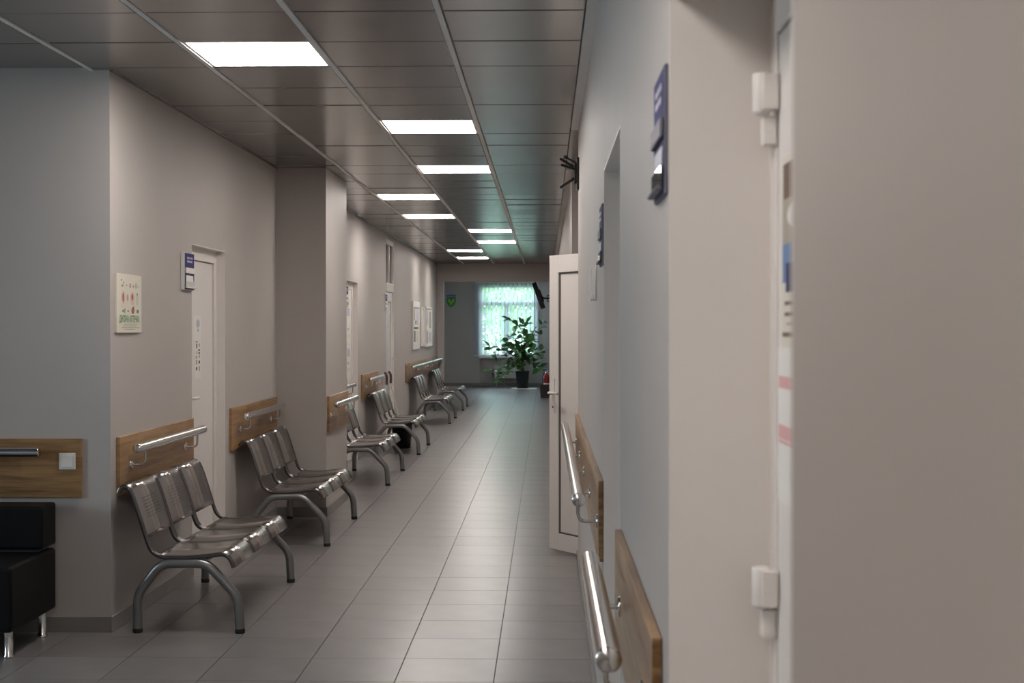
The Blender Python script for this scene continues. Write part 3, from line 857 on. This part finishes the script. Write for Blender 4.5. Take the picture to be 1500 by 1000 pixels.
# small clear paper holder on the right wall
ph = thing('paper_holder', 'small white paper holder below the blue door plate on the right wall', 'paper holder', (XR, 5.78, 0), PI)
MB().box((0, -.05, 1.62), (.004, .05, 1.76)).build('back_sheet', WHITEP, ph)
MB().strip([(.010, 1.62), (.022, 1.66), (.026, 1.70), (.020, 1.74)], -.045, .045, .002).build('curled_leaflet', WHITEP, ph)
MB().box((0, -.05, 1.61), (.028, .05, 1.618)).build('ledge', WHITEP, ph)

# framed boards on the far left wall
def frame_board(label, Y, w, z0, z1, fw, quads, m=WHITEP, dep=.03):
    b = thing('notice_board', label, 'notice board', (XL, Y, 0), 0)
    fr = MB().box((0, -w / 2, z0), (dep, -w / 2 + fw, z1)).box((0, w / 2 - fw, z0), (dep, w / 2, z1)).box((0, -w / 2 + fw, z0), (dep, w / 2 - fw, z0 + fw)).box((0, -w / 2 + fw, z1 - fw), (dep, w / 2 - fw, z1))
    fr.build('board_frame', PVC, b, bevel=.003, seg=1)
    MB().box((0, -w / 2 + fw, z0 + fw), (dep * .5, w / 2 - fw, z1 - fw)).build('back_panel', m, b)
    if quads: prints(b, quads, dep * .5, 'papers', .001)
    return b
frame_board('white framed notice board with pinned papers over the fifth bench', 23.2, 1.15, 1.15, 1.93, .10,
            [(-.42, -.1, 1.62, 1.80, TAUPE), (.05, .4, 1.55, 1.80, LILAC), (-.4, .4, 1.48, 1.51, DARK), (-.42, -.05, 1.27, 1.45, SLATE), (.05, .4, 1.27, 1.45, CREAM), (-.1, .05, 1.56, 1.62, DARK)])
frame_board('narrow white display frame between two larger notice boards', 24.58, .55, 1.18, 1.85, .05, [(-.2, .2, 1.25, 1.78, WHITEP)])
frame_board('pale grey printed notice board nearest the corridor end', 25.75, 1.25, 1.16, 1.87, .03,
            [(-.5, -.1, 1.55, 1.80, LILAC), (.1, .5, 1.50, 1.8, TAUPE), (-.5, -.15, 1.22, 1.45, TAUPE), (.0, .5, 1.24, 1.42, LILAC)])

# shield on the end wall
sh = thing('shield_sign', 'green and blue shield sign on the wall beside the end window', 'sign', (-2.44, Y_END, 2.19), -PI / 2)
def shield(s):
    L = [(-.135, .175), (0, .19), (.135, .175), (.14, .02), (.125, -.06), (.085, -.125), (.04, -.165), (0, -.185), (-.04, -.165), (-.085, -.125), (-.125, -.06), (-.14, .02)]
    return [(a * s, b * s) for a, b in L][::-1]
MB().prism(shield(1.0)[::-1], 0, .012).build('shield_board', LILAC, sh)
MB().prism([(-.122, .085), (0, .115), (.122, .10), (.126, .02), (.112, -.055), (.076, -.115), (.035, -.15), (0, -.166), (-.035, -.15), (-.076, -.115), (-.112, -.055), (-.126, .02)][::-1], .012, .015).build('green_field', SHG, sh)
MB().prism([(-.122, .095), (0, .127), (.122, .11), (.124, .155), (0, .17), (-.124, .15)], .012, .0145).build('blue_band', SHB, sh)
em = MB()
for s_ in (-1, 1):
    em.prism([(s_ * .005, -.06), (s_ * .03, -.055), (s_ * .075, .0), (s_ * .085, .06), (s_ * .05, .02), (s_ * .035, .055), (s_ * .02, .0)][::s_], .015, .018)
em.prism([(-.02, -.10), (.02, -.10), (.012, -.04), (-.012, -.04)], .015, .018)
em.build('emblem', SHY, sh)

# ================================================================== bay at the end: blinds, radiator, plant, television, bin, extinguisher
vb = thing('vertical_blind', 'white vertical slat blind half open across the end window', 'blind', (-1.01, Y_END - .05, 0))
BW = 1.60
MB().box((-BW / 2, -.02, 2.655), (BW / 2, .02, 2.69)).build('head_rail', WHITEP, vb, bevel=.003, seg=1)
NS = 15
slat_me = MB().box((-.0005, -.062, .79), (.0005, .062, 2.65)).mesh('slat', SHEER)
wt_me = MB().box((-.002, -.060, .775), (.002, .060, .80)).mesh('bottom_weight', WHITEP)
for k in range(NS):
    x = -BW / 2 + .03 + k * (BW - .06) / (NS - 1)
    s = link('slat', slat_me, vb, (x, 0, 0))
    s.rotation_euler = (0, 0, math.radians(-38 + random.uniform(-3, 3)) if k > 1 else math.radians(-80))
    link('bottom_weight', wt_me, s)
    MB().box((-.004, -.004, 2.645), (.004, .004, 2.66)).build('hanger', WHITEP, s)

rd = thing('radiator', 'white panel radiator under the end window', 'radiator', (-1.0, Y_END - .0, 0))
MB().box((-.32, -.03, .20), (.32, .0, .52)).build('front_panel', RADI, rd, bevel=.008)
mb = MB()
for k in range(20): mb.box((-.30 + k * .031, .0, .215), (-.285 + k * .031, .04, .505))
mb.build('fins', RADI, rd)
MB().box((-.325, -.032, .52), (.325, .045, .53)).build('top_grille', RADI, rd)
for s_ in (-1, 1): MB().tube([(s_ * .28, .02, 0), (s_ * .28, .02, .22)], .011, 10).build('pipe', RADI, rd)

tr = tag(MB().box((-.85, 34.75, 0), (-.22, 35.25, .018)).build('plant_tray', WHITEP, bevel=.004), 'white floor tray under the black plant pot', 'tray')
pt = thing('potted_plant', 'tall leafy green plant in a black pot before the end window', 'plant', (-.585, 35.0, .0195))
pot = MB().lathe([(.125, 0), (.135, .005), (.168, .385), (.178, .39), (.178, .42), (.165, .42), (.160, .37), (.0, .365)], 28).build('pot', BLACKP, pt)
MB().lathe([(.157, .352), (.157, .374), (.0, .378)], 20).build('soil', SOIL, pot)
S = 35.0 / F_PX
def pp(px, py, y=0): return Vector(((px - 800) * S + .585, y, EYE - (py - 480) * S - .018))
root = Vector((0, 0, .36))
BR = [ # branches as pixel waypoints with a depth offset for each
    [(765, 520, .0), (768, 495, -.05), (760, 478, -.1), (745, 466, -.12)],
    [(765, 520, .02), (772, 497, .1), (785, 487, .15), (802, 472, .2)],
    [(764, 525, .0), (752, 510, -.1), (735, 508, -.2), (714, 511, -.3)],
    [(766, 522, -.02), (758, 500, -.15), (746, 492, -.2), (741, 498, -.25)],
    [(764, 530, .0), (750, 520, .15), (733, 516, .25), (722, 519, .3)],
    [(765, 530, .0), (778, 517, -.1), (790, 515, -.2), (797, 520, -.25)],
    [(765, 532, .0), (752, 531, -.2), (738, 538, -.3), (718, 543, -.35)],
    [(764, 534, .0), (748, 540, -.3), (738, 548, -.38), (732, 556, -.4)],
    [(766, 530, .0), (782, 534, -.15), (794, 538, -.2), (803, 536, -.2)],
    [(766, 515, .0), (774, 492, .05), (768, 480, .1), (770, 474, .15)],
    [(765, 525, .0), (770, 508, -.25), (778, 500, -.3), (784, 505, -.35)],
    [(765, 525, .0), (757, 515, .2), (750, 512, .3), (742, 522, .35)],
    [(766, 528, .0), (773, 520, .2), (782, 524, .25), (787, 531, .3)],
    [(764, 520, -.1), (760, 512, -.25), (752, 522, -.32), (748, 530, -.35)],
]
def leaf_mesh(seed):
    r = random.Random(seed)
    prof = [(0, .0), (.12, .19), (.32, .30), (.55, .29), (.78, .17), (1.0, .0)]
    vs = []; fs = []
    for (t_, hw) in prof:
        z = -.28 * t_ * t_ + .05 * t_
        vs += [(t_, -hw, z + .10 * hw), (t_, 0, z - .02), (t_, hw, z + .10 * hw)]
    for i in range(len(prof) - 1):
        a = i * 3; b = a + 3
        fs += [(a, a + 1, b + 1, b), (a + 1, a + 2, b + 2, b + 1)]
    mb = MB().add(vs, fs, 0, True)
    mb.add([(-.25, -.012, .02), (-.25, .012, .02), (.02, .012, 0), (.02, -.012, 0)], [(0, 1, 2, 3)], 0)
    return mb.mesh('leaf', LEAF)
leaf_me = leaf_mesh(1)
rr = random.Random(11)
nl = 0
for bi, b in enumerate(BR):
    pts = [root + Vector((rr.uniform(-.05, .05), rr.uniform(-.05, .05), 0))] + [pp(*q) for q in b]
    path = catmull(pts, 5)
    n_ = len(path)
    MB().tube(path, [.016 * (1 - .75 * i / (n_ - 1)) for i in range(n_)], 7).build('stem', BARK, pt)
    cnt = (26, 26, 26, 16, 22, 20, 26, 20, 20, 18, 20, 18, 18, 16)[bi]
    for k in range(cnt):
        f_ = .22 + .78 * (k + rr.random() * .6) / cnt
        i = min(n_ - 2, int(f_ * (n_ - 1))); p = path[i].lerp(path[i + 1], f_ * (n_ - 1) - i)
        d_ = (path[min(i + 1, n_ - 1)] - path[i]).normalized()
        out = (d_ * .5 + Vector((rr.gauss(0, .8), rr.gauss(0, .8), rr.gauss(.15, .5)))).normalized()
        q = link('leaf', leaf_me, pt); nl += 1
        sc = rr.uniform(.14, .22)
        zax = (Vector((0, 0, 1)) + Vector((rr.gauss(0, .35), rr.gauss(-.3, .35), 0)))
        yax = zax.cross(out).normalized(); zax = out.cross(yax)
        Mx = Matrix((out, yax, zax)).transposed().to_4x4()
        q.matrix_local = Matrix.Translation(Vector((min(p.x + out.x * sc * .25, .655 - sc * 1.05), *(p + out * sc * .25)[1:]))) @ Mx @ Matrix.Diagonal((sc, sc * rr.uniform(.9, 1.2), sc, 1))

# television on a wall arm
tv = thing('television', 'black flat television tilted down on a wall arm beside the end window', 'television', (X_FARR, 30.0, 0))
tilt = math.radians(20)
tvr = Matrix.Translation((-.26, 0, 2.17)) @ Matrix.Rotation(tilt, 4, 'Y')
def placed(mb, M): mb.v = [tuple(M @ Vector(p)) for p in mb.v]; return mb
placed(MB().box((-.035, -.43, -.285), (.062, .43, .285)), tvr @ Matrix.Rotation(-2 * tilt, 4, 'Y')).build('casing', BLACKP, tv, bevel=.008)
placed(MB().box((-.038, -.41, -.245), (-.0352, .41, .245)), tvr @ Matrix.Rotation(-2 * tilt, 4, 'Y')).build('screen', DGLASS, tv)
placed(MB().box((.062, -.2, -.15), (.085, .2, .12)), tvr @ Matrix.Rotation(-2 * tilt, 4, 'Y')).build('rear_box', BLACKP, tv, bevel=.008)
MB().tube([(-.22, 0, 2.15), (-.10, 0, 2.12), (-.012, 0, 2.12)], .018, 8).build('arm', BLACKP, tv)
MB().box((-.014, -.05, 2.03), (0, .05, 2.21)).build('wall_plate', BLACKP, tv)
MB().box((-.07, -.02, 2.17), (-.014, .02, 2.19)).box((-.07, -.02, 2.05), (-.014, .02, 2.07)).box((-.075, -.02, 2.05), (-.06, .02, 2.19)).build('bracket', BLACKP, tv)

# grey box bin and extinguisher by the bay jamb
bn = thing('waste_bin', 'dark grey square bin in front of the fire extinguisher', 'bin', (-.035, 30.45, 0))
mb = MB()
a, b_, hh = .085, .10, .285
ring = lambda s_, z: [(-s_, -s_, z), (s_, -s_, z), (s_, s_, z), (-s_, s_, z)]
mb.add(ring(a, 0) + ring(b_, hh) + ring(b_ - .008, hh) + ring(a - .008, .01), [(3, 2, 1, 0)] + [(k * 4 + i, k * 4 + (i + 1) % 4, k * 4 + 4 + (i + 1) % 4, k * 4 + 4 + i) for k in range(3) for i in range(4)] + [(12, 13, 14, 15)])
mb.build('bin_body', DGREY, bn)
MB().box((-b_ - .006, -b_ - .006, hh - .03), (b_ + .006, -b_, hh)).box((-b_ - .006, b_, hh - .03), (b_ + .006, b_ + .006, hh)).box((-b_ - .006, -b_, hh - .03), (-b_, b_, hh)).box((b_, -b_, hh - .03), (b_ + .006, b_, hh)).build('rim', DGREY, bn)
fe = thing('fire_extinguisher', 'red fire extinguisher standing behind the grey bin', 'extinguisher', (.008, 31.1, 0))
MB().lathe([(.06, 0), (.068, .01), (.070, .03), (.070, .40), (.062, .45), (.035, .485), (.024, .50), (.024, .52)], 24).build('cylinder', EXTR, fe)
MB().lathe([(.0705, .17), (.0712, .172), (.0712, .29), (.0705, .292)], 24).build('label_band', WHITEP, fe)
MB().lathe([(.027, .515), (.027, .545), (.018, .55), (.018, .57)], 14).build('valve', CHROME, fe)
MB().box((-.09, -.010, .565), (.02, .010, .578)).prism([(-.010, .585), (.010, .585), (.010, .598), (-.010, .598)], -.10, .015).build('lever', BLACKP, fe)
MB().tube(catmull([(.02, 0, .53), (-.03, -.06, .54), (-.075, -.05, .46), (-.078, -.03, .30), (-.076, -.02, .14)], 6), .009, 8).build('hose', RUBBER, fe)
MB().lathe([(.011, 0), (.018, -.0), (.014, .07), (.009, .09)], 10, (-.076, -.02, .06)).build('nozzle', RUBBER, fe)

# bin under the fourth bench
bb = thing('round_bin', 'black round bin under the bench before the tall glazed door', 'bin', (-1.80, 17.72, 0))
MB().lathe([(.10, 0), (.105, .004), (.132, .30), (.138, .30), (.138, .312), (.126, .312), (.10, .012), (.0, .010)], 24).build('bin_body', BLACKP, bb)
MB().lathe([(.139, .296), (.142, .300), (.142, .316), (.136, .318)], 24).build('rim', BLACKP, bb)

# two walking sticks leaning beside the glazed door
def stick(lab, y, lean):
    s = thing('walking_stick', lab, 'walking stick', (XL + .20, y, 0), 0, 'walking sticks by the glazed door')
    top = Vector((-.17, lean, .765))
    MB().tube([(0, 0, .02), top], .010, 10).build('shaft', CHROME, s)
    MB().lathe([(.016, 0), (.018, .006), (.016, .03), (.011, .045)], 12).build('rubber_tip', RUBBER, s)
    g = catmull([top - Vector((0, 0, .02)), top + Vector((.0, .0, .07)), top + Vector((-.005, -.03, .115)), top + Vector((-.01, -.12, .135))], 5)
    MB().tube(g, .018, 10).build('grip', CRUT, s)
    return s
stick('brown handled walking stick leaning before the tall glazed door', 18.78, .05)
stick('brown handled walking stick leaning on the frame of the tall glazed door', 19.20, .12)

# empty black bracket high on the right wall
bk = thing('wall_bracket', 'empty black three-armed bracket high on the right wall near the open door', 'bracket', (XR, 8.90, 0), PI)
MB().box((0, -.05, 2.36), (.014, .05, 2.56)).build('wall_plate', BLACKP, bk, bevel=.003)
MB().box((.014, -.03, 2.40), (.030, .03, 2.53)).build('hub', BLACKP, bk, bevel=.003)
for (z0, x1, z1, yy) in ((2.50, .118, 2.560, -.03), (2.485, .112, 2.515, .03), (2.44, .118, 2.375, 0)):
    MB().tube([(.02, yy, z0), (x1, yy, z1)], .0085, 8).build('arm', BLACKP, bk)
MB().lathe([(.0, -.012), (.014, -.010), (.016, 0), (.014, .010), (0, .012)], 12, (.083, 0, 2.565)).tube([(.02, 0, 2.53), (.083, 0, 2.565)], .006, 8).build('pivot_knob', BLACKP, bk)

# ================================================================== outdoors
o = tag(MB().box((-14, Y_END + .3, -.65), (12, 70, -.60)).build('lawn', GRASS), 'green lawn outside the end window', 'lawn'); o['kind'] = 'stuff'
def tree(label, x, y, r, z0, z1, n, c, seed):
    rg = random.Random(seed)
    t = thing('tree', label, 'tree', (x, y, -.598), 0, 'trees outside the end window')
    MB().tube(catmull([(0, 0, 0), (.05, .03, (z0 + .6) * .6), (-.05, 0, z0 + .6 + (z1 - z0) * .5), (0, 0, z1 + .3)], 4), [.10 - .07 * i / 12 for i in range(13)], 8).build('trunk', BARK, t)
    mb = MB()
    cz = (z0 + z1) / 2 + .6; rz = (z1 - z0) / 2
    for k in range(n):
        while True:
            u = Vector((rg.uniform(-1, 1), rg.uniform(-1, 1), rg.uniform(-1, 1)))
            if u.length < 1: break
        p = Vector((u.x * r, u.y * r, cz + u.z * rz)); s_ = rg.uniform(.05, .10)
        a = Vector((rg.gauss(0, 1), rg.gauss(0, 1), rg.gauss(0, .5))).normalized(); b = a.cross(Vector((rg.gauss(0, 1), rg.gauss(0, 1), rg.gauss(0, 1)))).normalized()
        mb.add([p - a * s_, p - b * s_ * .5, p + a * s_, p + b * s_ * .5], [(0, 1, 2, 3)])
    q = mb.build('crown', foliage_mat('foliage_%d' % seed, c), t); q['kind'] = 'stuff'
tree('broad light green tree seen through the left of the end window', -2.1, 43.0, 1.15, .3, 3.6, 3600, (.25, .40, .19), 1)
tree('bushy light green tree seen through the right of the end window', -.3, 45.0, 1.1, .5, 3.4, 3200, (.25, .40, .19), 2)
tree('tall green tree farther behind the end window', -1.6, 52.0, 2.4, 1.4, 6.0, 6000, (.25, .40, .19), 3)
tree('green tree beyond the right edge of the end window', 2.6, 47.5, 1.5, .6, 4.5, 3000, (.25, .40, .19), 4)
